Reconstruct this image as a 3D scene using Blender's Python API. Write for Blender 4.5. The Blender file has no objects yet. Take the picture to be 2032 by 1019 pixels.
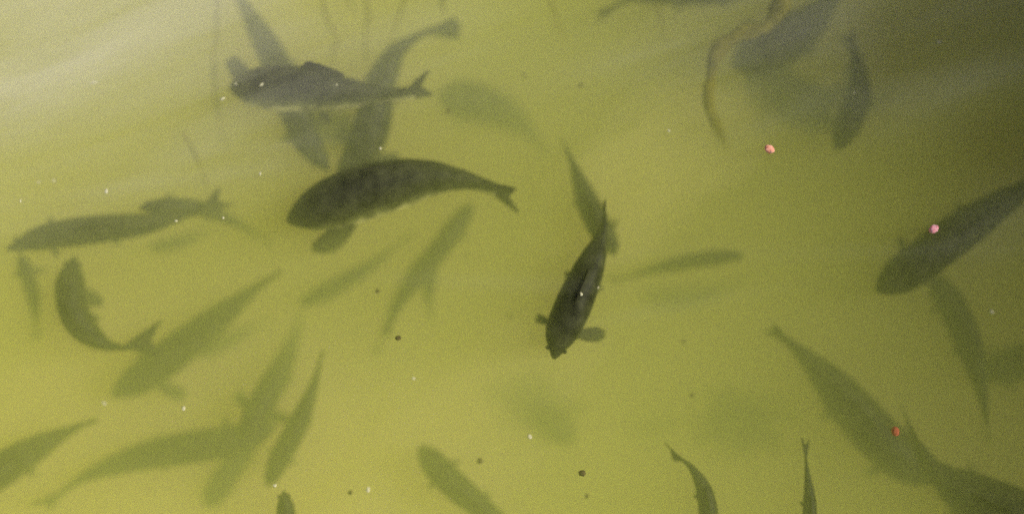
import bpy, bmesh, math, random
from mathutils import Vector, Matrix, noise

random.seed(7)
S = bpy.context.scene
COL = S.collection
R = math.radians

# ------------------------------------------------------------------ camera
PITCH = R(84)
DIST = 2.6
LENS = 50.0
cam_d = bpy.data.cameras.new("camera")
cam = bpy.data.objects.new("camera", cam_d)
COL.objects.link(cam)
CAM_POS = Vector((0, -DIST * math.cos(PITCH), DIST * math.sin(PITCH)))
cam.location = CAM_POS
cam.rotation_euler = (R(90) - PITCH, 0, 0)
cam_d.lens = LENS
cam_d.sensor_width = 36
cam_d.clip_start = 0.05
cam_d.clip_end = 400
cam_d.dof.use_dof = True
cam_d.dof.focus_distance = 2.60
cam_d.dof.aperture_fstop = 0.15
S.camera = cam
F_PX = LENS / 36 * 2032
C_RIGHT = Vector((1, 0, 0))
C_UP = Vector((0, math.sin(PITCH), math.cos(PITCH)))
C_FWD = Vector((0, math.cos(PITCH), -math.sin(PITCH)))


def at(px, py, z):
    """point of the horizontal level z that the photograph shows at pixel px, py"""
    d = C_FWD * F_PX + C_RIGHT * (px - 1016) - C_UP * (py - 509.5)
    return CAM_POS + d * ((z - CAM_POS.z) / d.z)


# ------------------------------------------------------------------ sky and sun
SUN_EL, SUN_AZ = R(42), R(84)          # azimuth clockwise from +Y: the sun stands to the right
W = bpy.data.worlds.new("World")
S.world = W
W.use_nodes = True
nt = W.node_tree
sky = nt.nodes.new("ShaderNodeTexSky")
sky.sky_type = 'NISHITA'
sky.sun_disc = False
sky.air_density = 0.6
sky.dust_density = 5.0
sky.ozone_density = 0.3
sky.sun_elevation = SUN_EL
sky.sun_rotation = SUN_AZ
nt.links.new(sky.outputs[0], nt.nodes["Background"].inputs[0])
nt.nodes["Background"].inputs[1].default_value = 0.085
sun_d = bpy.data.lights.new("sun", 'SUN')
sun_d.energy = 3.2
sun_d.angle = R(12)
sun_d.color = (1.0, 0.97, 0.90)
sun = bpy.data.objects.new("sun", sun_d)
COL.objects.link(sun)
to_sun = Vector((math.sin(SUN_AZ) * math.cos(SUN_EL), math.cos(SUN_AZ) * math.cos(SUN_EL), math.sin(SUN_EL)))
sun.rotation_euler = to_sun.to_track_quat('Z', 'Y').to_euler()
S.view_settings.view_transform = 'Standard'
S.view_settings.look = 'None'
S.view_settings.gamma = 1
S.view_settings.exposure = 0.25
S.render.engine = 'CYCLES'
S.cycles.max_bounces = 10
S.cycles.volume_bounces = 8
S.cycles.use_denoising = False
S.cycles.volume_max_steps = 64


# ------------------------------------------------------------------ helpers
def tag(o, label=None, cat=None, group=None, kind=None):
    if label: o['label'] = label
    if cat: o['category'] = cat
    if group: o['group'] = group
    if kind: o['kind'] = kind
    return o


def link_mesh(name, bm, mat, parent=None, smooth=True):
    me = bpy.data.meshes.new(name)
    bm.normal_update()
    bm.to_mesh(me)
    bm.free()
    for p in me.polygons:
        p.use_smooth = smooth
    if mat: me.materials.append(mat)
    o = bpy.data.objects.new(name, me)
    COL.objects.link(o)
    if parent: o.parent = parent
    return o


def empty(name, loc):
    o = bpy.data.objects.new(name, None)
    o.empty_display_size = 0.05
    o.location = loc
    COL.objects.link(o)
    return o


def box_bm(bm, c, half, rot=None):
    vs = []
    for sx in (-1, 1):
        for sy in (-1, 1):
            for sz in (-1, 1):
                v = Vector((sx * half[0], sy * half[1], sz * half[2]))
                if rot: v = rot @ v
                vs.append(bm.verts.new(Vector(c) + v))
    for f in ((0, 1, 3, 2), (4, 6, 7, 5), (0, 4, 5, 1), (2, 3, 7, 6), (0, 2, 6, 4), (1, 5, 7, 3)):
        bm.faces.new([vs[i] for i in f])


def principled(name, color, rough=0.6):
    m = bpy.data.materials.new(name)
    m.use_nodes = True
    b = m.node_tree.nodes["Principled BSDF"]
    b.inputs["Base Color"].default_value = (*color, 1)
    b.inputs["Roughness"].default_value = rough
    b.inputs["Specular IOR Level"].default_value = 0.08      # wet, hardly any gloss under water
    return m, m.node_tree, b


def noise_color(nt, b, c1, c2, scale, detail=4, lo=0.35, hi=0.65, coord="Object", stretch=None):
    tc = nt.nodes.new("ShaderNodeTexCoord")
    n = nt.nodes.new("ShaderNodeTexNoise")
    n.inputs["Scale"].default_value = scale
    n.inputs["Detail"].default_value = detail
    if stretch:
        mp = nt.nodes.new("ShaderNodeMapping")
        mp.inputs["Scale"].default_value = stretch
        nt.links.new(tc.outputs[coord], mp.inputs[0])
        nt.links.new(mp.outputs[0], n.inputs["Vector"])
    else:
        nt.links.new(tc.outputs[coord], n.inputs["Vector"])
    r = nt.nodes.new("ShaderNodeValToRGB")
    r.color_ramp.elements[0].position = lo
    r.color_ramp.elements[1].position = hi
    r.color_ramp.elements[0].color = (*c1, 1)
    r.color_ramp.elements[1].color = (*c2, 1)
    nt.links.new(n.outputs["Fac"], r.inputs[0])
    nt.links.new(r.outputs[0], b.inputs["Base Color"])
    return r


def catmull(pts, n):
    """n+1 points evenly spaced along a smooth curve through pts"""
    P = [2 * pts[0] - pts[1]] + list(pts) + [2 * pts[-1] - pts[-2]]
    dense = []
    for i in range(1, len(P) - 2):
        p0, p1, p2, p3 = P[i - 1], P[i], P[i + 1], P[i + 2]
        for k in range(24):
            t = k / 24
            dense.append(0.5 * ((2 * p1) + (p2 - p0) * t + (2 * p0 - 5 * p1 + 4 * p2 - p3) * t * t + (3 * p1 - p0 - 3 * p2 + p3) * t ** 3))
    dense.append(P[-2].copy())
    L = [0.0]
    for a, b in zip(dense, dense[1:]):
        L.append(L[-1] + (b - a).length)
    out, j = [], 0
    for k in range(n + 1):
        s = L[-1] * k / n
        while j < len(L) - 2 and L[j + 1] < s:
            j += 1
        f = 0 if L[j + 1] == L[j] else (s - L[j]) / (L[j + 1] - L[j])
        out.append(dense[j].lerp(dense[j + 1], min(1, max(0, f))))
    return out, L[-1]


def interp(tab, t):
    for (a, va), (b, vb) in zip(tab, tab[1:]):
        if t <= b:
            f = (t - a) / (b - a)
            f = max(0, min(1, f))
            return va + (vb - va) * (f * f * (3 - 2 * f) * 0.5 + f * 0.5)
    return tab[-1][1]


# ------------------------------------------------------------------ the pond: floor, water, surface sheen
SIGMA = (3.2, 3.7, 2.4)            # extinction per metre, red green blue
ALBEDO = (0.894, 0.891, 0.37)


def floor_z(x, y):
    """level of the pond liner; it shelves up towards the far bank and drops away towards the viewer"""
    f = -0.86 + 0.06 * noise.noise(Vector((x * 1.3, y * 1.3, 3.1)))
    t = max(0.0, min(1.0, (y - 0.02) / 0.75))
    shelf = -0.52 + 0.02 * noise.noise(Vector((x * 3, y * 3, 0.7)))
    f = f + (shelf - f) * t * t * (3 - 2 * t)
    bank = math.exp(-((x + 0.62) / 0.62) ** 2 - ((y + 0.42) / 0.34) ** 2)     # pale mound added to imitate the brighter light at lower left
    f += 0.40 * bank
    d = max(abs(x), abs(y + 0.2))
    e = max(0.0, min(1.0, (d - 2.3) / 0.35))
    return f + (0.14 - f) * e * e * (3 - 2 * e) if e < 1 else 0.14 + 0.02 * noise.noise(Vector((x, y, 0)))


crease_px = [
    [(432, -30), (430, 80), (426, 190), (446, 290), (455, 330)],
    [(640, -30), (650, 40), (668, 75), (660, 120), (664, 150)],
    [(726, -20), (730, 30), (724, 90), (728, 150)],
    [(800, -30), (796, 20), (780, 60), (772, 110)],
    [(878, -10), (880, 15), (876, 30)],
    [(360, 265), (395, 320), (410, 370)],
    [(1085, -20), (1110, 50), (1125, 90)],
    [(1300, -20), (1310, 40), (1330, 90), (1336, 140)],
    [(1190, 30), (1240, 90), (1262, 140)],
    [(690, -30), (697, 10), (705, 30)],
]
creases = []
for c in crease_px:
    p = []
    for px, py in c:
        z = -0.22
        for _ in range(8):
            q = at(px, py, z)
            z = floor_z(q.x, q.y)
        p.append(q)
    creases.append([Vector((v.x, v.y)) for v in catmull(p, 24)[0]])

bm = bmesh.new()
axis_x, axis_y = [], []
v = -2.8
while v < -1.15: axis_x.append(v); v += 0.1
v = -1.15
while v < 1.15: axis_x.append(v); v += 0.0125
v = 1.15
while v < 2.9: axis_x.append(v); v += 0.1
axis_x = [-120, -50, -20, -8, -4] + axis_x + [4, 8, 20, 50, 120]
v = -3.0
while v < 0.1: axis_y.append(v); v += 0.1
while v < 0.85: axis_y.append(v); v += 0.0125
while v < 2.6: axis_y.append(v); v += 0.1
axis_y = [-120, -50, -20, -8, -4] + axis_y + [4, 8, 20, 50, 120]
grid = []
for y in axis_y:
    row = []
    for x in axis_x:
        row.append(bm.verts.new((x, y, floor_z(x, y))))
    grid.append(row)
for j in range(len(axis_y) - 1):
    for i in range(len(axis_x) - 1):
        bm.faces.new((grid[j][i], grid[j][i + 1], grid[j + 1][i + 1], grid[j + 1][i]))
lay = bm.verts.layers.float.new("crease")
sand_glow = bm.verts.layers.float.new("sand_glow")
for vv in bm.verts:
    b_ = math.exp(-((vv.co.x + 0.62) / 0.62) ** 2 - ((vv.co.y + 0.42) / 0.34) ** 2)
    vv[sand_glow] = max(0, min(1, b_ * 1.8 - .15 + .15 * noise.noise(vv.co * 6)))
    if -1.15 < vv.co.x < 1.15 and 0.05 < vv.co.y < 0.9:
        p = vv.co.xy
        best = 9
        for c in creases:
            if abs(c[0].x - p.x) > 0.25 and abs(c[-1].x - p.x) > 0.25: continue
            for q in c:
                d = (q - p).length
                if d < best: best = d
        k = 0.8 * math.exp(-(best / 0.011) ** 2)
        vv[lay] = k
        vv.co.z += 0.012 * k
liner_m, lnt, lb = principled("pond_liner", (0.3, 0.28, 0.1), 0.8)
ramp = noise_color(lnt, lb, (0.12, 0.13, 0.035), (0.48, 0.44, 0.20), 2.6, 6)
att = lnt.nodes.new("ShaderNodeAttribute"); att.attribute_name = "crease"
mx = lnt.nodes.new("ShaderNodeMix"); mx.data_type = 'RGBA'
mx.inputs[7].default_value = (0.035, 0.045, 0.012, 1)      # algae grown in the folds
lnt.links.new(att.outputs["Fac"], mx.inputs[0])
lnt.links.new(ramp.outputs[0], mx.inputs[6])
sa = lnt.nodes.new("ShaderNodeAttribute"); sa.attribute_name = "sand_glow"
mx2 = lnt.nodes.new("ShaderNodeMix"); mx2.data_type = 'RGBA'
mx2.inputs[7].default_value = (0.78, 0.74, 0.50, 1)  # pale bed tone stands in for the brighter light there
lnt.links.new(sa.outputs["Fac"], mx2.inputs[0])
lnt.links.new(mx.outputs[2], mx2.inputs[6])
lnt.links.new(mx2.outputs[2], lb.inputs["Base Color"])
ground = link_mesh("ground", bm, liner_m)
tag(ground, "creased olive pond bed shelving up to the bank", "ground", kind="structure")

bm = bmesh.new()
box_bm(bm, (0, -0.2, -0.66), (2.62, 2.62, 0.66))
wm = bpy.data.materials.new("murky_water"); wm.use_nodes = True
wm.cycles.volume_sampling = 'DISTANCE'
wn = wm.node_tree; wn.nodes.clear()
out = wn.nodes.new("ShaderNodeOutputMaterial")
vs = wn.nodes.new("ShaderNodeVolumeScatter")
va = wn.nodes.new("ShaderNodeVolumeAbsorption")
ad = wn.nodes.new("ShaderNodeAddShader")
sc = [SIGMA[i] * ALBEDO[i] for i in range(3)]
ab_ = [SIGMA[i] * (1 - ALBEDO[i]) for i in range(3)]
D1, D2 = max(sc) * 1.02, max(ab_) * 1.02
vs.inputs["Color"].default_value = (*[x / D1 for x in sc], 1)
vs.inputs["Density"].default_value = D1
vs.inputs["Anisotropy"].default_value = 0.0
va.inputs["Color"].default_value = (*[1 - x / D2 for x in ab_], 1)
va.inputs["Density"].default_value = D2
wn.links.new(vs.outputs[0], ad.inputs[0]); wn.links.new(va.outputs[0], ad.inputs[1])
wn.links.new(ad.outputs[0], out.inputs["Volume"])
water = link_mesh("water", bm, wm, smooth=False)
tag(water, "murky yellow green pond water", "water", kind="structure")

# thin scattering layer imitating sky reflections; its density drifts
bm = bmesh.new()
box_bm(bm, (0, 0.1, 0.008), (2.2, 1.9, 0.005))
fm = bpy.data.materials.new("sheen_film"); fm.use_nodes = True
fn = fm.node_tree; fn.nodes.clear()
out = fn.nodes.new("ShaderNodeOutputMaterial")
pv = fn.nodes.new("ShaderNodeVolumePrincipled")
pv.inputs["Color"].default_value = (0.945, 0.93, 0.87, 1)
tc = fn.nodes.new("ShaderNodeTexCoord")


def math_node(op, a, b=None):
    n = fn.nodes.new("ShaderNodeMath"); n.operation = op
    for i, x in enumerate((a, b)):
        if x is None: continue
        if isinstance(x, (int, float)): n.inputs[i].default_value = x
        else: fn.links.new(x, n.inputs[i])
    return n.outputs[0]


def sheen_patch(px, py, rx, ry, ang, strength):
    """a soft oval of imitated sky sheen centred on the water surface; its size is in metres"""
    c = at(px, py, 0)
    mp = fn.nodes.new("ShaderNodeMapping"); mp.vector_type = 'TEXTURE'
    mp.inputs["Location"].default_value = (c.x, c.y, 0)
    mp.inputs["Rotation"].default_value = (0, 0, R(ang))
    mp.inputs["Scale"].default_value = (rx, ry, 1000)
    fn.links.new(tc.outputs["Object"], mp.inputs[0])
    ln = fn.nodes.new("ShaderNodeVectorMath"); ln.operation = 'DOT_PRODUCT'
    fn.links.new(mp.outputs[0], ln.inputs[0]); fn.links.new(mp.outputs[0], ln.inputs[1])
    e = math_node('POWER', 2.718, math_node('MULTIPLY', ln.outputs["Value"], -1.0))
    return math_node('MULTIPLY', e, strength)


patches = [sheen_patch(40, 50, 0.50, 0.16, 22, 85), sheen_patch(250, 60, 0.36, 0.09, 26, 34), sheen_patch(480, 150, 0.16, 0.10, 30, 4),
           sheen_patch(700, 30, 0.26, 0.12, 0, 17), sheen_patch(1360, 80, 0.20, 0.10, 10, 9),
           sheen_patch(250, 372, .30, .016, 8, 10), sheen_patch(1750, 500, .34, .016, 1, 4), sheen_patch(520, 292, .2, .014, 6, 8),
           sheen_patch(1900, 160, .24, .030, 16, 10), sheen_patch(960, 560, .22, .016, -3, 4), sheen_patch(1330, 610, .2, .016, 10, 4),
           sheen_patch(1800, 30, 0.55, 0.16, 12, 26), sheen_patch(2010, 420, 0.16, 0.07, 35, 9),
           sheen_patch(300, 260, 0.55, 0.15, 16, 20)]
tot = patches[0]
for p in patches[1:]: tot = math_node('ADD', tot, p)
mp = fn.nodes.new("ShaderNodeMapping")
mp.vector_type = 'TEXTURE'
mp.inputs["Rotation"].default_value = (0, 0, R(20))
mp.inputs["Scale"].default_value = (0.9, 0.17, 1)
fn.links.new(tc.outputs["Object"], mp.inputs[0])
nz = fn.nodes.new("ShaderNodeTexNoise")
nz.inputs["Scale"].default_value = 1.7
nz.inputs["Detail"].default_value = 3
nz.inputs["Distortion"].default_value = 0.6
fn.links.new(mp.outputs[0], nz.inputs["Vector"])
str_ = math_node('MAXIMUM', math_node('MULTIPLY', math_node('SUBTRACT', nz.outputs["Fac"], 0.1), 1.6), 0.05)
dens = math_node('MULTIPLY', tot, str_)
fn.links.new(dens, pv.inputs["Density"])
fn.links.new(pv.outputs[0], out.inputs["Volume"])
film = link_mesh("surface_sheen", bm, fm, smooth=False)
tag(film, "thin pale layer imitating streaks of sky sheen on the water", "film", kind="stuff")

# ------------------------------------------------------------------ fish
skin, snt, sb = principled("fish_skin", (0.03, 0.03, 0.015), 0.55)
tc_ = snt.nodes.new("ShaderNodeAttribute"); tc_.attribute_name = "belly"
rp = snt.nodes.new("ShaderNodeValToRGB")
rp.color_ramp.elements[0].position = 0.46; rp.color_ramp.elements[0].color = (0.020, 0.021, 0.009, 1)
rp.color_ramp.elements[1].position = 0.78; rp.color_ramp.elements[1].color = (0.46, 0.44, 0.19, 1)
e = rp.color_ramp.elements.new(0.62); e.color = (0.09, 0.095, 0.03, 1)
snt.links.new(tc_.outputs["Fac"], rp.inputs[0])
uvn = snt.nodes.new("ShaderNodeAttribute"); uvn.attribute_name = "scale_uv"
vor = snt.nodes.new("ShaderNodeTexVoronoi"); vor.inputs["Scale"].default_value = 1.0
snt.links.new(uvn.outputs["Vector"], vor.inputs["Vector"])
mul = snt.nodes.new("ShaderNodeMix"); mul.data_type = 'RGBA'; mul.blend_type = 'MULTIPLY'
mul.inputs[0].default_value = 0.45
snt.links.new(rp.outputs[0], mul.inputs[6])
snt.links.new(vor.outputs["Distance"], mul.inputs[7])
mt = snt.nodes.new("ShaderNodeTexNoise"); mt.inputs["Scale"].default_value = 0.55; mt.inputs["Detail"].default_value = 4
snt.links.new(uvn.outputs["Vector"], mt.inputs["Vector"])
mr = snt.nodes.new("ShaderNodeMapRange"); mr.inputs[1].default_value = .3; mr.inputs[2].default_value = .7
mr.inputs[3].default_value = .25; mr.inputs[4].default_value = 2.4
snt.links.new(mt.outputs["Fac"], mr.inputs[0])
mul2 = snt.nodes.new("ShaderNodeVectorMath"); mul2.operation = 'SCALE'
snt.links.new(mul.outputs[2], mul2.inputs[0]); snt.links.new(mr.outputs[0], mul2.inputs["Scale"])
snt.links.new(mul2.outputs[0], sb.inputs["Base Color"])

fin_m, fnt, fb = principled("fish_fin", (0.05, 0.05, 0.025), 0.6)
tr = fnt.nodes.new("ShaderNodeBsdfTranslucent"); tr.inputs[0].default_value = (0.10, 0.10, 0.05, 1)
ms = fnt.nodes.new("ShaderNodeMixShader"); ms.inputs[0].default_value = 0.5
fnt.links.new(fb.outputs[0], ms.inputs[1]); fnt.links.new(tr.outputs[0], ms.inputs[2])
fnt.links.new(ms.outputs[0], fnt.nodes["Material Output"].inputs["Surface"])
eye_m, _, _ = principled("fish_eye", (0.01, 0.01, 0.008), 0.2)

W_TAB = [(0, .07), (.02, .27), (.06, .52), (.10, .74), (.15, .90), (.22, .97), (.32, 1.0), (.44, .99), (.57, .88), (.70, .66), (.80, .43), (.90, .23), (1.0, .10)]
H_TAB = [(0, .10), (.02, .28), (.06, .48), (.12, .68), (.20, .88), (.32, 1.0), (.42, .98), (.55, .84), (.68, .64), (.80, .42), (.90, .30), (1.0, .30)]
NS, NR = 48, 22
HW = 1.25


def fin_mesh(name, root_a, root_b, outline, nrm, parent, base):
    """a membrane with thickness: outline runs from root_a round the edge to root_b; nrm is its thickness direction"""
    pts, L_ = catmull([root_a] + outline + [root_b], 30)
    sd = root_a.x * 91 + root_b.y * 57
    mid_ = (root_a + root_b) / 2
    for i in range(2, 29):       # frayed edge
        pts[i] = mid_.lerp(pts[i], 1 + .10 * noise.noise(Vector((i * .9, sd, 0))) - (.05 if i % 3 == 0 else 0))
    c = (root_a + root_b) / 2
    bm = bmesh.new()
    rings = []
    for s, frac in ((1, 1), (-1, 1)):
        ring = []
        for k in (0.12, 0.5, 0.82, 1.0):
            row = []
            for i, p in enumerate(pts):
                th = 0.0016 * (1 - k) + 0.0003
                q = c.lerp(p, k) if k < 1 else p
                rip = 0.0006 * math.sin(i * 2.3) * k
                row.append(bm.verts.new(q + nrm * (s * th + rip) - base))
            ring.append(row)
        rings.append(ring)
    for ri, ring in enumerate(rings):
        for a, b in zip(ring, ring[1:]):
            for i in range(len(pts) - 1):
                f = (a[i], a[i + 1], b[i + 1], b[i])
                bm.faces.new(f if ri == 0 else f[::-1])
        cap = list(ring[0])
        bm.faces.new(cap if ri == 1 else cap[::-1])
    top, bot = rings[0][-1], rings[1][-1]
    for i in range(len(pts) - 1):
        bm.faces.new((top[i], top[i + 1], bot[i + 1], bot[i]))
    for k in range(3):
        bm.faces.new((rings[0][k][0], rings[0][k + 1][0], rings[1][k + 1][0], rings[1][k][0]))
        bm.faces.new((rings[0][k][-1], rings[1][k][-1], rings[1][k + 1][-1], rings[0][k + 1][-1]))
    bmesh.ops.recalc_face_normals(bm, faces=bm.faces)
    return link_mesh(name, bm, fin_m, parent)


def make_fish(label, spine_px, half_px, depth, tail=0.16, tail_roll=0.35, pect=(0.9, 0.9), dorsal=0.6,
              tilt=0.0, roll=0.0, tail_px=None, pect_px=None, pw=.24, pr=.22, pelvic=True):
    """spine_px: snout to tail root in the photograph; half_px: half its widest extent there; depth: water over its back (m)"""
    # radius from the apparent half width
    half_px *= 1.12 if depth < .045 else (.84 if depth > .12 else .92)
    if depth > .045: depth *= 0.90
    mid = at(*spine_px[len(spine_px) // 2], -depth)
    d_img = Vector(spine_px[-1]) - Vector(spine_px[0])
    d_img.normalize()
    u = C_RIGHT * d_img.y * -1 + C_UP * -1 * d_img.x     # across the fish, in the picture plane (y of pixels runs down)
    u = Vector((0, 0, 0)) + C_RIGHT * (-d_img.y) - C_UP * (d_img.x)
    a, b = at(*spine_px[0], -depth), at(*spine_px[-1], -depth)
    ax = (b - a).normalized()
    lat = Vector((-ax.y, ax.x, 0))
    px = (mid - CAM_POS).dot(C_FWD) / F_PX
    rw = half_px * px / math.sqrt(u.dot(lat) ** 2 + (HW * u.z) ** 2)
    zc = -(depth + rw * HW)
    n = len(spine_px)
    if depth > .09 and tilt == 0: tilt = random.Random(label + 'tilt').uniform(-.13, .05)
    pts3 = [at(p[0], p[1], zc + tilt * (i / (n - 1) - 0.35)) for i, p in enumerate(spine_px)]
    sp, L = catmull(pts3, NS)
    base = sp[NS // 3].copy()
    vr = random.Random(label)
    gx, hx = vr.uniform(.86, 1.14), vr.uniform(.92, 1.08)
    root = empty("fish", base)
    tag(root, label, "fish", "fish swimming in the murky pond")

    def frame(i):
        T = (sp[min(NS, i + 1)] - sp[max(0, i - 1)]).normalized()
        Lr = Vector((-T.y, T.x, 0)).normalized()
        U = T.cross(Lr).normalized()
        if U.z < 0: U = -U
        rl = Matrix.Rotation(roll, 3, T)
        return T, rl @ Lr, rl @ U

    bm = bmesh.new()
    lb = bm.verts.layers.float.new("belly")
    lu = bm.verts.layers.float_vector.new("scale_uv")
    rings = []
    for i in range(NS + 1):
        t = i / NS
        T, Lr, U = frame(i)
        w, h = rw * interp(W_TAB, t ** gx), rw * HW * hx * interp(H_TAB, t ** gx)
        w *= 1 + .05 * noise.noise(Vector((t * 5, rw * 400, 0)))
        ring = []
        for k in range(NR):
            an = 2 * math.pi * k / NR
            ca, sa = math.cos(an), math.sin(an)
            e = 0.9
            cx = math.copysign(abs(ca) ** e, ca)
            sz = math.copysign(abs(sa) ** e, sa)
            v = bm.verts.new(sp[i] + Lr * w * cx + U * h * sz * (1.0 if sa > 0 else 0.95) - base)
            v[lb] = 0.5 - 0.5 * sa
            v[lu] = Vector((t * L / 0.013, an * rw / 0.013, 0))
            ring.append(v)
        rings.append(ring)
    for r1, r2 in zip(rings, rings[1:]):
        for k in range(NR):
            bm.faces.new((r1[k], r1[(k + 1) % NR], r2[(k + 1) % NR], r2[k]))
    bm.faces.new(rings[0][::-1]); bm.faces.new(rings[-1])
    bmesh.ops.recalc_face_normals(bm, faces=bm.faces)
    body = link_mesh("body", bm, skin, root)

    # tail fin: a forked fan standing on the tail root
    T, Lr, U = frame(NS)
    tl = tail * L
    hroot = rw * HW * 0.30
    Ur = (Matrix.Rotation(tail_roll, 3, T) @ U)
    Nr = T.cross(Ur).normalized()
    p0 = sp[NS] - T * 0.012
    if tail_px:
        up_t = at(*tail_px[0], sp[NS].z + 0.25 * tl)
        lo_t = at(*tail_px[1], sp[NS].z - 0.25 * tl)
        notch = at(*tail_px[2], sp[NS].z) if len(tail_px) > 2 else p0 + ((up_t + lo_t) / 2 - p0) * 0.62
        ra, rb = p0 + U * hroot * 0.9, p0 - U * hroot * 0.9
        Nr = (up_t - p0).cross(lo_t - p0).normalized()
        outl = [ra.lerp(up_t, 0.5) + (up_t - lo_t) * 0.03, up_t, up_t.lerp(notch, .5), notch, lo_t.lerp(notch, .5), lo_t, rb.lerp(lo_t, 0.5) - (up_t - lo_t) * 0.03]
    else:
        ra, rb = p0 + Ur * hroot * 0.9, p0 - Ur * hroot * 0.9
        up_t, lo_t = p0 + T * tl + Ur * tl * 0.62, p0 + T * tl * 0.96 - Ur * tl * 0.58
        notch = p0 + T * tl * 0.62
        outl = [p0 + T * tl * .45 + Ur * (hroot + tl * .22), up_t, up_t.lerp(notch, .5), notch, lo_t.lerp(notch, .5), lo_t, p0 + T * tl * .45 - Ur * (hroot + tl * .2)]
    fin_mesh("tail_fin", ra, rb, outl, Nr, root, base)

    if dorsal > 0:
        i0, i1 = int(NS * .38), int(NS * .62)
        tops = []
        T, Lr, U = frame((i0 + i1) // 2)
        def back(i, k=0.9):
            T_, L_, U_ = frame(i)
            return sp[i] + U_ * rw * HW * interp(H_TAB, i / NS) * k
        hh = dorsal * rw * 0.9
        fin_mesh("dorsal_fin", back(i0), back(i1),
                 [back(i0 + 1, 1) + U * hh * .75 + T * hh * .2, back(i0 + 3, 1) + U * hh + T * hh * .35, back(i1 - 2, 1) + U * hh * .6 + T * hh * .5, back(i1, 1) + U * hh * .35 + T * hh * .4],
                 Lr, root, base)

    ip = int(NS * pr)
    T, Lr, U = frame(ip)
    for s, k in ((1, pect[0]), (-1, pect[1])):
        if k <= 0: continue
        w, h = rw * interp(W_TAB, ip / NS), rw * HW * interp(H_TAB, ip / NS)
        c = sp[ip] + Lr * s * w * 0.86 - U * h * 0.42
        o_dir = (Lr * s * 0.85 + T * 0.55 - U * 0.22).normalized()
        key = 0 if s > 0 else 1
        fl = k * rw * 1.9
        if pect_px and pect_px[key]:
            tip = at(*pect_px[key], c.z - (0.05 if pw > .25 else 0.02))
            o_dir = (tip - c); fl = o_dir.length; o_dir.normalize()
        side = (T - o_dir * T.dot(o_dir)).normalized()
        if side.length < .1: side = Lr
        nrm = o_dir.cross(side).normalized()
        wd = fl * pw
        fin_mesh("pectoral_fin", c - side * wd * .55, c + side * wd * .55,
                 [c + o_dir * fl * .45 - side * wd, c + o_dir * fl * .85 - side * wd * .95, c + o_dir * fl - side * wd * .1,
                  c + o_dir * fl * .86 + side * wd * .9, c + o_dir * fl * .45 + side * wd * .95], nrm, root, base)
    # belly fins: a pair of pelvic fins and one anal fin
    for t_, s, nm in ((.50, 1, "pelvic_fin"), (.50, -1, "pelvic_fin"), (.72, 0, "anal_fin")):
        if not pelvic: break
        i_ = int(NS * t_)
        T, Lr, U = frame(i_)
        w, h = rw * interp(W_TAB, t_), rw * HW * interp(H_TAB, t_)
        c = sp[i_] + Lr * s * w * .55 - U * h * .80
        o_dir = (Lr * s * .75 + T * .75 - U * (.35 if s else .8)).normalized()
        fl = rw * (.85 if s else .7)
        side = (T - o_dir * T.dot(o_dir)).normalized()
        wd = fl * .26
        fin_mesh(nm, c - side * wd * .7, c + side * wd * .7,
                 [c + o_dir * fl * .5 - side * wd, c + o_dir * fl * .95 - side * wd * .5, c + o_dir * fl + side * wd * .2, c + o_dir * fl * .6 + side * wd], o_dir.cross(side).normalized(), root, base)
    # eyes
    ie = int(NS * 0.08)
    T, Lr, U = frame(ie)
    for s in (1, -1):
        w, h = rw * interp(W_TAB, ie / NS), rw * HW * interp(H_TAB, ie / NS)
        c = sp[ie] + Lr * s * w * .90 + U * h * .30
        bm = bmesh.new()
        bmesh.ops.create_uvsphere(bm, u_segments=10, v_segments=6, radius=0.0042)
        for v in bm.verts: v.co += c - base
        link_mesh("eye", bm, eye_m, root)
    return root


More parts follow.
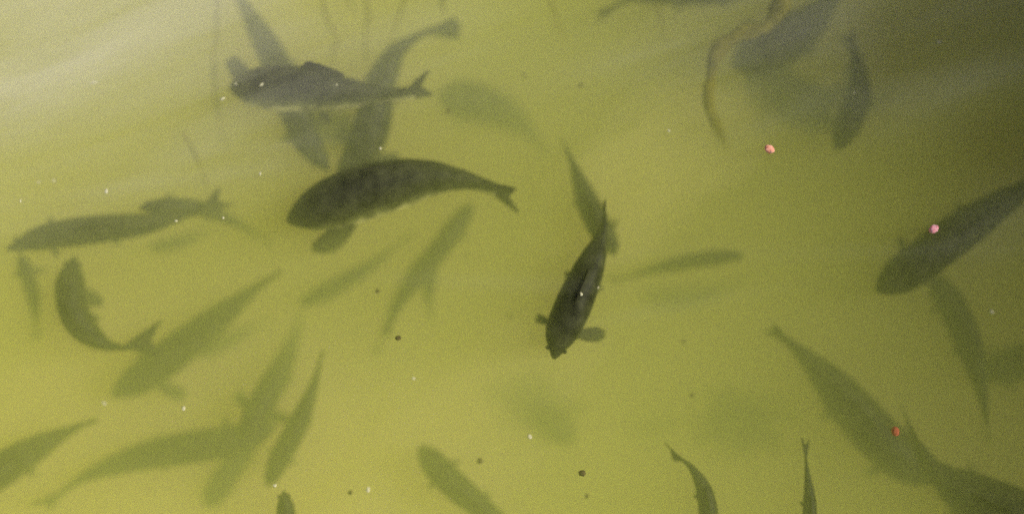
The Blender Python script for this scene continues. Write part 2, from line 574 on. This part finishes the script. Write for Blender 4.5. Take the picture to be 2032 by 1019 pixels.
exec_fish = [
    dict(label="large dark fish arching across the middle, head to the left, clearest of all", spine_px=[(570, 440), (640, 412), (740, 378), (840, 356), (920, 358), (988, 377)],
         half_px=45, depth=.008, tail_px=((1026, 374), (1034, 426), (1012, 390)), pect=(0, 1), pect_px=(None, (630, 503)), dorsal=.18, roll=-.55, pw=.30, pr=.29, pelvic=False),
    dict(label="dark fish seen from above swimming down, both side fins spread, right of the middle", spine_px=[(1099, 712), (1112, 665), (1140, 600), (1172, 525), (1196, 460), (1201, 425)],
         half_px=33, depth=.007, tail_px=((1202, 392), (1198, 398), (1200, 402)), pect_px=((1063, 628), (1200, 662)), dorsal=.25, pw=.245),
    dict(label="slim greenish fish whose body slips under the dark downward swimming fish", spine_px=[(1222, 505), (1196, 462), (1172, 415), (1150, 360), (1134, 318), (1122, 292)],
         half_px=27, depth=.085, tail_px=((1112, 268), (1116, 276), (1116, 280)), dorsal=.3, pect=(0, .5)),
    dict(label="dark grey fish lying level at the top, head left, hump of its back fin raised", spine_px=[(456, 173), (520, 176), (600, 178), (700, 186), (770, 188), (822, 185)],
         half_px=35, depth=.012, tail_px=((851, 138), (864, 188), (838, 172)), pect=(0, 1), pect_px=(None, (452, 112)), dorsal=.6, roll=-.75, pw=.13),
    dict(label="grey fish slanting down from the top edge and passing beneath the level grey fish", spine_px=[(654, 340), (610, 280), (578, 200), (540, 110), (495, 30), (450, -50)],
         half_px=36, depth=.062, dorsal=.3, pect=(.4, .4), tail=.10),
    dict(label="bent grey fish, rounded fan tail at upper right, passing under the level grey fish", spine_px=[(668, 358), (712, 310), (740, 245), (752, 175), (790, 100), (855, 58)],
         half_px=40, depth=.058, tail_px=((905, 34), (912, 78), (915, 55)), dorsal=.2, pect=(.7, .7)),
    dict(label="broad very faint fish arching to the right of the level grey fish's tail", spine_px=[(868, 190), (930, 200), (995, 222), (1045, 258), (1080, 300)],
         half_px=46, depth=.18, dorsal=.2, tail=.1, pect=(.3, .3), pelvic=False),
    dict(label="long olive fish lying level at the left edge, small back fin showing", spine_px=[(12, 495), (90, 470), (190, 455), (290, 444), (370, 425), (412, 412)],
         half_px=31, depth=.075, tail_px=((436, 370), (470, 406), (436, 398)), dorsal=.55, pect=(.4, .4)),
    dict(label="faint fish bending under the tail of the long olive fish, thin tail to lower right", spine_px=[(276, 412), (350, 408), (420, 420), (480, 448), (530, 478)],
         half_px=18, depth=.11, tail=.09, dorsal=.3, pect=(.5, .5)),
    dict(label="thin faint fish hanging tail down below the olive fish's head at left edge", spine_px=[(40, 505), (58, 555), (70, 620), (72, 665)],
         half_px=17, depth=.15, tail=.14, dorsal=.3),
    dict(label="fish curled like a letter J, blunt head up, at lower left", spine_px=[(148, 508), (140, 575), (156, 636), (200, 678), (255, 692)],
         half_px=33, depth=.085, tail_px=((322, 634), (330, 704), (300, 680)), dorsal=.3, pect=(0, .9), pw=.15, pect_px=(None, (206, 604))),
    dict(label="thick grey green fish slanting up to the right from the curled fish's tail", spine_px=[(222, 785), (300, 735), (370, 680), (440, 625), (510, 570), (548, 545)],
         half_px=42, depth=.15, tail=.08, dorsal=.3),
    dict(label="long faint fish slanting below the big arching fish, thin end up", spine_px=[(592, 605), (670, 566), (745, 520), (800, 475)],
         half_px=20, depth=.19, tail=.14, dorsal=.2, pect=(.4, .4)),
    dict(label="faint fish rising steeply from the bend over the long bottom fish", spine_px=[(482, 868), (520, 800), (560, 728), (585, 665), (598, 625)],
         half_px=32, depth=.17, tail=.10, dorsal=.2),
    dict(label="longest fish stretched along the lower left, head to the right", spine_px=[(548, 845), (470, 872), (370, 888), (270, 908), (170, 945), (110, 985)],
         half_px=40, depth=.16, tail=.12, dorsal=.2, pect=(.4, .4)),
    dict(label="slender upright fish just right of the bend, tapering to a pointed tail at the top", spine_px=[(530, 965), (560, 900), (592, 840), (622, 765), (638, 705)],
         half_px=26, depth=.15, tail=.09, dorsal=.2, pect=(.4, .4)),
    dict(label="blunt headed fish poking down from under the longest fish at lower left", spine_px=[(408, 1006), (440, 958), (480, 900), (520, 850), (545, 815)],
         half_px=30, depth=.215, tail=.1, dorsal=.2, pect=(.3, .3)),
    dict(label="dark stub of a fish entering at the bottom edge, left of centre", spine_px=[(563, 972), (567, 1010), (572, 1070), (580, 1150)],
         half_px=21, depth=.10, dorsal=0, pect=(0, 0)),
    dict(label="grey green fish cut off by the left edge near the bottom corner", spine_px=[(-120, 1020), (-50, 965), (20, 920), (90, 878), (150, 848), (180, 836)],
         half_px=43, depth=.13, tail=.09, dorsal=.35, pect=(.4, .4)),
    dict(label="faint fish curving down below the big fish's tail, head up", spine_px=[(938, 402), (895, 465), (848, 525), (800, 595), (772, 650)],
         half_px=25, depth=.15, tail=.12, dorsal=.3, pect=(.4, .4)),
    dict(label="longest of the faint slanting streaks, below and beside the curving faint fish", spine_px=[(842, 505), (810, 560), (778, 620), (750, 690)],
         half_px=15, depth=.19, dorsal=.2, pect=(.3, .3)),
    dict(label="short thin faint fish hanging straight down beside the curving faint fish", spine_px=[(872, 480), (855, 530), (850, 590), (857, 635)],
         half_px=18, depth=.17, tail=.12, dorsal=.2, pect=(.3, .3)),
    dict(label="slim faint fish lying level right of the downward swimming fish, head right", spine_px=[(1478, 506), (1410, 512), (1330, 526), (1265, 543), (1225, 553)],
         half_px=18, depth=.15, tail=.12, dorsal=.2, pect=(.3, .3)),
    dict(label="fish hanging head down at upper right with a pale flank", spine_px=[(1658, 298), (1680, 240), (1698, 180), (1698, 120), (1684, 75)],
         half_px=29, depth=.08, tail=.1, dorsal=.4, roll=.75, pect=(.3, .3)),
    dict(label="grey fish along the top edge with only its forked tail and belly in view", spine_px=[(1500, -20), (1420, -18), (1330, -14), (1260, -6), (1218, 14)],
         half_px=30, depth=.07, tail_px=((1184, 24), (1180, 50), (1194, 34)), dorsal=.2, pect=(.3, .3)),
    dict(label="blurred blue grey fish slanting up to the top edge beside the algae strand", spine_px=[(1452, 132), (1510, 105), (1580, 66), (1640, 10), (1680, -30)],
         half_px=52, depth=.055, dorsal=.2, pect=(.5, .5)),
    dict(label="broad blurred fish below the blue grey fish, deeper and fainter", spine_px=[(1480, 150), (1550, 190), (1630, 215), (1700, 215), (1760, 190)],
         half_px=58, depth=.15, dorsal=.2, pect=(.5, .5)),
    dict(label="broad dim fish lying crosswise under the belly of the level grey fish", spine_px=[(706, 262), (655, 250), (605, 242), (562, 240)],
         half_px=40, depth=.21, tail=.1, dorsal=.2, pect=(.5, .5)),
    dict(label="large dark fish entering from the right edge with a pink pellet over its back", spine_px=[(1738, 578), (1810, 530), (1890, 470), (1970, 415), (2050, 365), (2120, 325)],
         half_px=46, depth=.055, dorsal=.3, pect=(.4, .4)),
    dict(label="dark fish hanging down below the fish at the right edge", spine_px=[(1845, 540), (1890, 610), (1925, 690), (1948, 775), (1958, 840)],
         half_px=34, depth=.13, dorsal=.2, pect=(.4, .4)),
    dict(label="big fish slanting down at lower right, thin tail at its upper left", spine_px=[(1850, 960), (1770, 895), (1700, 820), (1640, 750), (1580, 690), (1540, 660)],
         half_px=50, depth=.115, tail=.08, dorsal=.2, pect=(.4, .4)),
    dict(label="broad dark fish in the bottom right corner, tail fin pointing up", spine_px=[(2100, 1080), (2020, 1030), (1930, 985), (1860, 935), (1822, 880)],
         half_px=66, depth=.065, tail_px=((1785, 800), (1800, 862), (1806, 850)), dorsal=.2, pect=(.4, .4)),
    dict(label="small curved fish at the bottom edge, tail to its upper left, right of centre", spine_px=[(1398, 1090), (1406, 1030), (1398, 975), (1376, 932), (1348, 905)],
         half_px=21, depth=.075, tail_px=((1318, 876), (1334, 912), (1330, 892)), dorsal=.2, pect=(.3, .3)),
    dict(label="narrow upright fish rising from the bottom edge, small tail on top", spine_px=[(1606, 1110), (1607, 1040), (1606, 980), (1601, 930), (1598, 900)],
         half_px=16, depth=.07, tail_px=((1590, 866), (1606, 872), (1598, 880)), dorsal=.2, pect=(0, 0)),
    dict(label="fat faint fish entering from the bottom edge near the middle, head to upper left", spine_px=[(832, 884), (880, 940), (935, 990), (1000, 1040), (1070, 1090)],
         half_px=34, depth=.15, dorsal=.2, pect=(.4, .4)),
    dict(label="hazy fish deep below the head of the downward swimming fish", spine_px=[(1140, 880), (1100, 840), (1050, 808), (1000, 785), (970, 775)],
         half_px=36, depth=.265, tail=.1, dorsal=.2, pect=(.5, .5)),
    dict(label="dark fish nosing in at the right edge below the middle", spine_px=[(1950, 748), (2000, 726), (2060, 705), (2130, 680)],
         half_px=42, depth=.17, dorsal=.2, pect=(.4, .4)),
    dict(label="very faint fish under the slim level fish at right", spine_px=[(1270, 585), (1340, 590), (1410, 580), (1470, 555)],
         half_px=26, depth=.30, dorsal=.2, pect=(.3, .3)),
    dict(label="small faint fish below the long olive fish at left", spine_px=[(296, 492), (340, 484), (385, 470), (420, 452)],
         half_px=15, depth=.21, dorsal=.2, pect=(.3, .3)),
    dict(label="small faint fish alongside the thick slanting fish at lower left", spine_px=[(390, 705), (440, 680), (490, 655), (530, 640)],
         half_px=18, depth=.27, dorsal=.2, pect=(.3, .3)),
]
for f in exec_fish:
    make_fish(**f)


# ------------------------------------------------------------------ food pellets, crumbs, algae
def lump(name, p, r, squash, mat, seed, rot):
    bm = bmesh.new()
    bmesh.ops.create_icosphere(bm, subdivisions=3, radius=1.0)
    for v in bm.verts:
        n = v.co.normalized()
        k = 1 + 0.42 * noise.noise(n * 1.3 + Vector((seed, 0, 0))) + 0.09 * noise.noise(n * 4 + Vector((0, seed, 0)))
        q = n * k * r
        v.co = Vector((q.x * squash[0], q.y * squash[1], q.z * squash[2]))
    o = link_mesh(name, bm, mat)
    o.location = p
    o.rotation_euler = (0, 0, rot)
    return o


def pellet_bm(name, p, r, mat, seed):
    """a short extruded pellet: rounded drum with a crumbly face"""
    bm = bmesh.new()
    prof = [(0, .72), (.5, .74), (.82, .64), (1.0, .36), (1.04, 0), (1.0, -.36), (.82, -.62), (.5, -.72), (0, -.72)]
    rows = []
    for a, z in prof[1:-1]:
        row = []
        for k in range(20):
            an = 2 * math.pi * k / 20
            j = (1 + .13 * math.cos(2 * an + seed)) * (1 + 0.26 * noise.noise(Vector((math.cos(an) * 2 + seed, math.sin(an) * 2, z * 2))))
            row.append(bm.verts.new((a * r * math.cos(an) * j, a * r * math.sin(an) * j, z * r * j)))
        rows.append(row)
    for a, b in zip(rows, rows[1:]):
        for k in range(20):
            bm.faces.new((a[k], b[k], b[(k + 1) % 20], a[(k + 1) % 20]))
    bm.faces.new(rows[0]); bm.faces.new(rows[-1][::-1])
    bmesh.ops.recalc_face_normals(bm, faces=bm.faces)
    o = link_mesh(name, bm, mat)
    o.location = p
    return o


pm1, n1, b1 = principled("pellet_coral", (0.85, 0.30, 0.22), 0.6)
noise_color(n1, b1, (0.92, 0.34, 0.20), (0.98, 0.58, 0.44), 180, 4)
pm2, n2, b2 = principled("pellet_pink", (0.85, 0.25, 0.33), 0.6)
noise_color(n2, b2, (0.92, 0.30, 0.34), (0.98, 0.58, 0.60), 180, 4)
pm3, n3, b3 = principled("pellet_soaked", (0.30, 0.08, 0.05), 0.7)
noise_color(n3, b3, (0.36, 0.07, 0.03), (0.50, 0.14, 0.07), 180, 4)
G = "pink food pellets floating on the pond"
o = pellet_bm("food_pellet", at(1527, 296, .010), .0080, pm1, 1.0)
tag(o, "coral pink food pellet floating on the open water below the algae strand", "food pellet", G)
o = pellet_bm("food_pellet", at(1853, 454, .010), .0078, pm2, 5.0)
tag(o, "bright pink food pellet floating over the fish that enters from the right edge", "food pellet", G)
o = pellet_bm("food_pellet", at(1777, 855, -.035), .0075, pm3, 9.0)
tag(o, "dull brick red food pellet sunk under the surface at lower right", "food pellet", G)

cm, cn_, cb = principled("pale_crumb", (0.8, 0.78, 0.62), 0.7)
noise_color(cn_, cb, (0.42, 0.40, 0.22), (0.64, 0.62, 0.44), 150, 3)
dm, dn_, db = principled("dark_crumb", (0.06, 0.045, 0.02), 0.8)
noise_color(dn_, db, (0.04, 0.03, 0.012), (0.10, 0.07, 0.03), 150, 3)
GW, GD = "pale crumbs floating on the pond", "dark crumbs sinking in the pond"
crumbs = [
    (186, 164, 9, (1.3, .45), 15, .004, "long pale crumb alone in the open water at upper left"),
    (519, 168, 6, (1.2, .6), 35, .012, "bright white crumb over the head of the level grey fish"),
    (441, 196, 6, (1.3, .6), 30, .010, "pale crumb just in front of the level grey fish's snout"),
    (468, 166, 3.5, (.7, 1.2), 0, .004, "tiny pale crumb touching the snout of the level grey fish"),
    (668, 168, 3, (1, 1), 0, .010, "tiny white crumb behind the back fin of the level grey fish"),
    (211, 379, 6, (1, 1.1), 0, .010, "round bright white crumb above the back of the long olive fish at left"),
    (106, 358, 5, (1.3, .8), 20, -.02, "right one of two dim crumbs above the long olive fish's head"),
    (76, 361, 4, (1.2, .8), 10, -.02, "left one of two dim crumbs above the long olive fish's head"),
    (41, 398, 3.5, (.7, 1.3), 0, .004, "small pale crumb near the left edge above the olive fish's snout"),
    (516, 344, 4.5, (.7, 1.2), 0, .004, "small upright pale crumb left of the big arching fish's forehead"),
    (349, 438, 4, (1.2, .8), 0, .004, "small pale crumb over the rear back of the long olive fish"),
    (443, 432, 3.5, (1, 1), 0, .004, "small pale crumb just below the long olive fish's tail fork"),
    (778, 340, 7, (1, .85), 20, -.004, "yellowish crumb over the back of the big arching fish"),
    (642, 384, 4.5, (.8, 1.2), 0, -.012, "dim crumb over the head of the big arching fish"),
    (755, 294, 4, (1, 1), 0, .004, "small white crumb over the bent grey fish just above the arching fish"),
    (1153, 583, 5, (1, 1), 0, .004, "white crumb over the back of the downward swimming fish"),
    (1185, 571, 5.5, (.7, 1.2), -30, -.006, "pale crumb beside the flank of the downward swimming fish"),
    (1327, 259, 4, (1.1, .9), 0, .004, "single small pale crumb in the open water left of the coral pellet"),
    (1863, 83, 5.5, (1, .8), 0, .004, "pale crumb in the shaded water of the upper right corner"),
    (1968, 618, 6.5, (1.1, .8), -35, -.03, "dim crumb in the dark water near the right edge, below the pink pellet"),
    (364, 809, 6, (.9, 1.1), 0, -.02, "soft round pale crumb below the thick slanting fish at lower left"),
    (206, 799, 6, (1.3, .8), -20, -.06, "very faint pale crumb above the tail of the fish at lower left edge"),
    (820, 750, 5.5, (1, .8), 0, -.03, "dim pale crumb in the open water left of the hazy deep fish"),
    (1051, 866, 7, (1, 1), 0, -.025, "soft pale crumb at the lower edge of the hazy deep fish"),
    (545, 962, 6, (1, .8), 0, -.01, "pale crumb just above the dark stub of fish at the bottom edge"),
    (730, 970, 7, (.9, 1.1), 0, -.05, "faint yellowish crumb in the bright water near the bottom edge"),
    (1695, 184, 3, (1.4, .5), 35, .004, "tiny pale sliver over the fish with the pale flank at upper right"),
]
for i, (px, py, r, sq, rot, z, lab) in enumerate(crumbs):
    o = lump("pale_crumb", at(px, py, z - .013 if z > .003 else z - .028), r * .00092 * .68, (sq[0], sq[1], .6), cm, i * 3.7, R(rot))
    tag(o, lab, "crumb", GW)
darks = [
    (790, 670, 6.5, -.01, "dark brown crumb below the tail of the curving faint fish, left of middle"),
    (749, 577, 5, -.03, "small dark crumb beside the long faint fish under the arching fish"),
    (1155, 938, 8, -.012, "largest dark brown crumb, near the bottom edge right of the middle"),
    (952, 914, 6.5, -.06, "blurred dark crumb beside the fat faint fish at the bottom"),
    (1165, 984, 5, -.07, "faint dark crumb right under the largest dark crumb"),
    (1373, 783, 5.5, -.08, "faint dark crumb left of the ragged dark weed clump"),
    (889, 221, 6, -.02, "dark sliver of a crumb right of the level grey fish's tail, lower left of two"),
    (1152, 169, 5, -.03, "dark crumb alone in the open water at top middle"),
    (1040, 150, 4.5, -.05, "faint dark crumb above the broad very faint fish"),
    (1012, 626, 4.5, -.09, "faint dark crumb left of the downward swimming fish's side fin"),
    (1356, 677, 5, -.09, "faint dark crumb right of and below the downward swimming fish"),
    (695, 976, 5.5, -.06, "faint dark crumb near the bottom edge left of a yellowish one"),
    (927, 505, 4, -.09, "tiny faint dark crumb right of the curving faint fish"),
]
for i, (px, py, r, z, lab) in enumerate(darks):
    sq = (.5, 1.2, .6) if px == 889 else (1, .9, .7)
    o = lump("dark_crumb", at(px, py, z - .025), r * .00092 * .9, sq, dm, 50 + i * 2.9, 0.4 * i)
    tag(o, lab, "crumb", GD)

am, an_, ab = principled("algae", (0.07, 0.075, 0.01), 0.8)
noise_color(an_, ab, (0.04, 0.05, 0.008), (0.15, 0.15, 0.02), 40, 5)


al, aln, alb = principled("algae_pale", (0.15, 0.13, 0.02), 0.8)
noise_color(aln, alb, (0.09, 0.08, 0.010), (0.20, 0.17, 0.025), 40, 5)


def strand(name, px_pts, zs, r, label, seed, mat=None):
    pts = [at(p[0], p[1], z) for p, z in zip(px_pts, zs)]
    sp, L = catmull(pts, 70)
    base = sp[0].copy()
    bm = bmesh.new()
    rows = []
    for i, p in enumerate(sp):
        T = (sp[min(70, i + 1)] - sp[max(0, i - 1)]).normalized()
        A = T.cross(Vector((0, 0, 1))).normalized(); B = T.cross(A)
        t = i / 70
        rr = r * (0.75 + 0.5 * noise.noise(Vector((t * 9, seed, 0)))) * (1 - .6 * t ** 3) * min(1, .3 + 8 * (1 - t))
        row = []
        for k in range(10):
            a = 2 * math.pi * k / 10
            j = 1 + .3 * noise.noise(Vector((t * 40, math.cos(a) * 1.5 + seed, math.sin(a) * 1.5)))
            row.append(bm.verts.new(p + (A * math.cos(a) + B * .55 * math.sin(a)) * rr * j - base))
        rows.append(row)
    for a, b in zip(rows, rows[1:]):
        for k in range(10):
            bm.faces.new((a[k], a[(k + 1) % 10], b[(k + 1) % 10], b[k]))
    bm.faces.new(rows[0][::-1]); bm.faces.new(rows[-1])
    bmesh.ops.recalc_face_normals(bm, faces=bm.faces)
    o = link_mesh(name, bm, mat or al)
    o.location = base
    return tag(o, label, "algae", None)


hk, hkn, hkb = principled("algae_yellow", (0.3, 0.25, 0.03), 0.8)
noise_color(hkn, hkb, (0.11, 0.105, 0.010), (0.22, 0.20, 0.025), 30, 5)
strand("algae_strand", [(1560, -60), (1552, 0), (1525, 50), (1470, 68), (1425, 100), (1412, 150), (1408, 210), (1425, 255), (1446, 300)],
       [-.03, -.03, -.03, -.03, -.032, -.04, -.06, -.09, -.14], .019, "olive algae strand curving like a hook down from the top edge", 2.0, hk)

threads = [
    ([(432, -30), (430, 60), (424, 150), (434, 230), (452, 320)], .0045, "long thin algae thread hanging down left of the level grey fish"),
    ([(640, -30), (646, 30), (668, 75), (660, 110), (663, 140)], .0038, "kinked algae thread above the back fin of the level grey fish"),
    ([(722, -20), (731, 30), (725, 70), (727, 130)], .0035, "straight thin algae thread above the middle of the level grey fish"),
    ([(808, -30), (798, 15), (782, 60), (766, 105)], .0030, "slanting algae thread running down to the bent grey fish's back"),
    ([(880, -25), (878, 5), (881, 32)], .0050, "short dark algae tuft over the fan tail of the bent grey fish"),
    ([(362, 262), (392, 315), (412, 372)], .0040, "algae thread slanting down to the long olive fish's tail"),
    ([(1080, -30), (1108, 45), (1124, 88)], .0035, "faint algae thread slanting down at top middle"),
    ([(1300, -30), (1312, 40), (1334, 100)], .0030, "faint algae thread below the belly of the top edge fish"),
    ([(664, -40), (692, 0), (706, 28)], .0030, "short algae thread leaning right at the top edge"),
]
for i, (pp, r, lab) in enumerate(threads):
    strand("algae_thread", pp, [-.08 - .012 * k for k in range(len(pp))], r * 1.15, lab, 7.0 + i * 3.1)


def weed_clump(px, py, z, r, n, label, seed):
    """a ragged tuft of drowned weed: many small curled leaves about a point"""
    rnd = random.Random(seed)
    bm = bmesh.new()
    v0 = bm.verts.new((0, 0, 0))
    for k in range(n):
        d = Vector((rnd.gauss(0, 1), rnd.gauss(0, .75), rnd.gauss(0, .35))) * r * .5
        a = rnd.random() * 6.28
        l, w = r * rnd.uniform(.10, .25), r * rnd.uniform(.03, .07)
        D = Vector((math.cos(a), math.sin(a), rnd.uniform(-.4, .4))); Sd = Vector((-math.sin(a), math.cos(a), rnd.uniform(-.3, .3)))
        rows = [(v0, v0)]
        for j in range(5):
            t = j / 4
            ww = w * math.sin(math.pi * (.1 + .85 * t))
            c = d + D * l * t + Vector((0, 0, .3 * l * math.sin(t * 3)))
            rows.append((bm.verts.new(c - Sd * ww), bm.verts.new(c + Sd * ww)))
        bm.faces.new((v0, rows[1][1], rows[1][0]))
        for p, q in zip(rows[1:], rows[2:]): bm.faces.new((p[0], p[1], q[1], q[0]))
    bmesh.ops.solidify(bm, geom=bm.faces[:], thickness=.001)
    o = link_mesh("weed_clump", bm, am)
    o.location = at(px, py, z)
    tag(o, label, "weed", "clumps of drowned weed")


weed_clump(1462, 835, -.27, .085, 320, "ragged dark weed clump hovering deep at lower right, left of the big slanting fish", 3)
weed_clump(1290, 845, -.36, .05, 110, "small faint weed clump above the tail of the small curved fish", 4)
weed_clump(1060, 800, -.29, .075, 260, "faint weed clump deep below the downward swimming fish's head", 5)

# silt clouds, dense and pale; the lower left ones imitate brighter light
sm = bpy.data.materials.new("silt"); sm.use_nodes = True
sn = sm.node_tree; sn.nodes.clear()
so = sn.nodes.new("ShaderNodeOutputMaterial"); sp_ = sn.nodes.new("ShaderNodeVolumePrincipled")
sp_.inputs["Color"].default_value = (0.955, 0.942, 0.52, 1)
sp_.inputs["Density"].default_value = 7.0
sp_.inputs["Anisotropy"].default_value = 0.2
sn.links.new(sp_.outputs[0], so.inputs["Volume"])
for i, (px, py, z, rx, ry) in enumerate([(420, 950, -.27, .46, .18), (780, 950, -.27, .40, .15), (120, 900, -.27, .42, .18), (1300, 330, -.16, .24, .12), (120, 760, -.3, .26, .12)]):
    bm = bmesh.new()
    bmesh.ops.create_icosphere(bm, subdivisions=4, radius=1)
    for v in bm.verts:
        k = 1 + .55 * noise.noise(v.co * 1.4 + Vector((i * 7.7, 0, 0))) + .22 * noise.noise(v.co * 3.5 + Vector((0, i * 5.1, 0)))
        v.co = Vector((v.co.x * rx * k, v.co.y * ry * k, v.co.z * .055 * k))
    o = link_mesh("silt_glow_cloud", bm, sm)
    o.location = at(px, py, z)
    o.rotation_euler = (0, 0, R(25 + 20 * math.sin(i * 2.2)))
    tag(o, "cloud of pale silt and imitated glow hanging in the water", "silt", kind="stuff")

# ------------------------------------------------------------------ unseen plank platform, added to shade the right side
wood, wnt, wb = principled("weathered_wood", (0.2, 0.16, 0.11), 0.8)
noise_color(wnt, wb, (0.10, 0.075, 0.05), (0.26, 0.21, 0.15), 3.0, 6, stretch=(1, 14, 14))
ZD = .42
SH = to_sun / to_sun.z


def shade(px, py, z=-.05):
    """where a board at deck level must lie for its shadow to fall on this bit of water"""
    p = at(px, py, z)
    q = p + SH * (ZD - z)
    return Vector((q.x, q.y))


deck_root = empty("shade_deck", (1.6, 0.3, 0))
tag(deck_root, "unseen weathered planks added to shade the right hand water", "shade_deck")


def plank(quad):
    """one board from four corners (x, y), 35 mm thick"""
    bm = bmesh.new()
    lo = [bm.verts.new((p.x - 1.6, p.y - .3, ZD - .0175)) for p in quad]
    hi = [bm.verts.new((p.x - 1.6, p.y - .3, ZD + .0175)) for p in quad]
    bm.faces.new(lo[::-1]); bm.faces.new(hi)
    for i in range(4):
        bm.faces.new((lo[i], lo[(i + 1) % 4], hi[(i + 1) % 4], hi[i]))
    bmesh.ops.recalc_face_normals(bm, faces=bm.faces)
    bmesh.ops.bevel(bm, geom=bm.edges[:], offset=.004, segments=2, affect='EDGES')
    return link_mesh("board", bm, wood, deck_root, smooth=False)


def board_strip(l1, l2, n, ext=1.3):
    """boards side by side between two shadow lines, each line given by its left and right pixel"""
    a0, a1 = shade(*l1[0]), shade(*l1[1])
    b0, b1 = shade(*l2[0]), shade(*l2[1])
    a1 = a0 + (a1 - a0).normalized() * ext; b1 = b0 + (b1 - b0).normalized() * ext
    for k in range(n):
        f0, f1 = k / n + .01, (k + 1) / n - .01
        plank([a0.lerp(b0, f0), a1.lerp(b1, f0), a1.lerp(b1, f1), a0.lerp(b0, f1)])


board_strip([(1600, 20), (2032, -90)], [(1640, 215), (2032, 105)], 2)
board_strip([(1800, 262), (2032, 195)], [(1860, 370), (2032, 400)], 2)
for sx, sy in ((1.45, -.75), (2.3, -.75), (1.45, .75), (2.3, .75)):
    bm = bmesh.new()
    bmesh.ops.create_cone(bm, cap_ends=True, segments=16, radius1=.045, radius2=.045, depth=1.3)
    for v in bm.verts: v.co += Vector((sx - 1.6, sy - .3, -.29))
    link_mesh("post", bm, wood, deck_root)


# ------------------------------------------------------------------ unseen building, added to cast shade over the pond's right side
hut_root = empty("shade_hut", (5.2, 0.4, .12))
tag(hut_root, "unseen timber building added to shade the pond from the right", "shade_hut")
EX, WY = 3.6, 3.4


def part(name, boxes, mat):
    bm = bmesh.new()
    for c, h in boxes: box_bm(bm, (c[0] - 5.2, c[1] - .4, c[2] - .12), h)
    bmesh.ops.bevel(bm, geom=bm.edges[:], offset=.004, segments=1, affect='EDGES')
    return link_mesh(name, bm, mat, hut_root, smooth=False)


part("wall", [((EX + .5 + .02, -WY + .4 + k * .2 + .1, 1.25), (.02, .097, 1.18)) for k in range(32)]
     + [((5.6, s * WY + .4, 1.25), (1.1, .02, 1.18)) for s in (-1, 1)] + [((6.7, .4, 1.25), (.02, WY, 1.18))], wood)
part("door", [((EX + .49, .9, 1.0), (.02, .45, .9))], principled("door_paint", (.08, .12, .09), .5)[0])
bm = bmesh.new()
for s in (0, 1):
    a = [Vector((EX, -WY, 2.42)), Vector((5.4, -WY, 3.2)), Vector((5.4, WY + .8, 3.2)), Vector((EX, WY + .8, 2.42))] if s == 0 else \
        [Vector((5.404, -WY, 3.2)), Vector((7.0, -WY, 2.42)), Vector((7.0, WY + .8, 2.42)), Vector((5.404, WY + .8, 3.2))]
    lo = [bm.verts.new(p - Vector((5.2, .4, .12))) for p in a]
    hi = [bm.verts.new(p - Vector((5.2, .4, .02))) for p in a]
    bm.faces.new(lo[::-1]); bm.faces.new(hi)
    for i in range(4): bm.faces.new((lo[i], lo[(i + 1) % 4], hi[(i + 1) % 4], hi[i]))
bmesh.ops.recalc_face_normals(bm, faces=bm.faces)
rm, rn, rb = principled("roof_felt", (.06, .055, .05), .9)
noise_color(rn, rb, (.04, .038, .035), (.09, .085, .08), 8, 5)
link_mesh("roof", bm, rm, hut_root, smooth=False)
hut_root.rotation_euler = (0, 0, R(20))
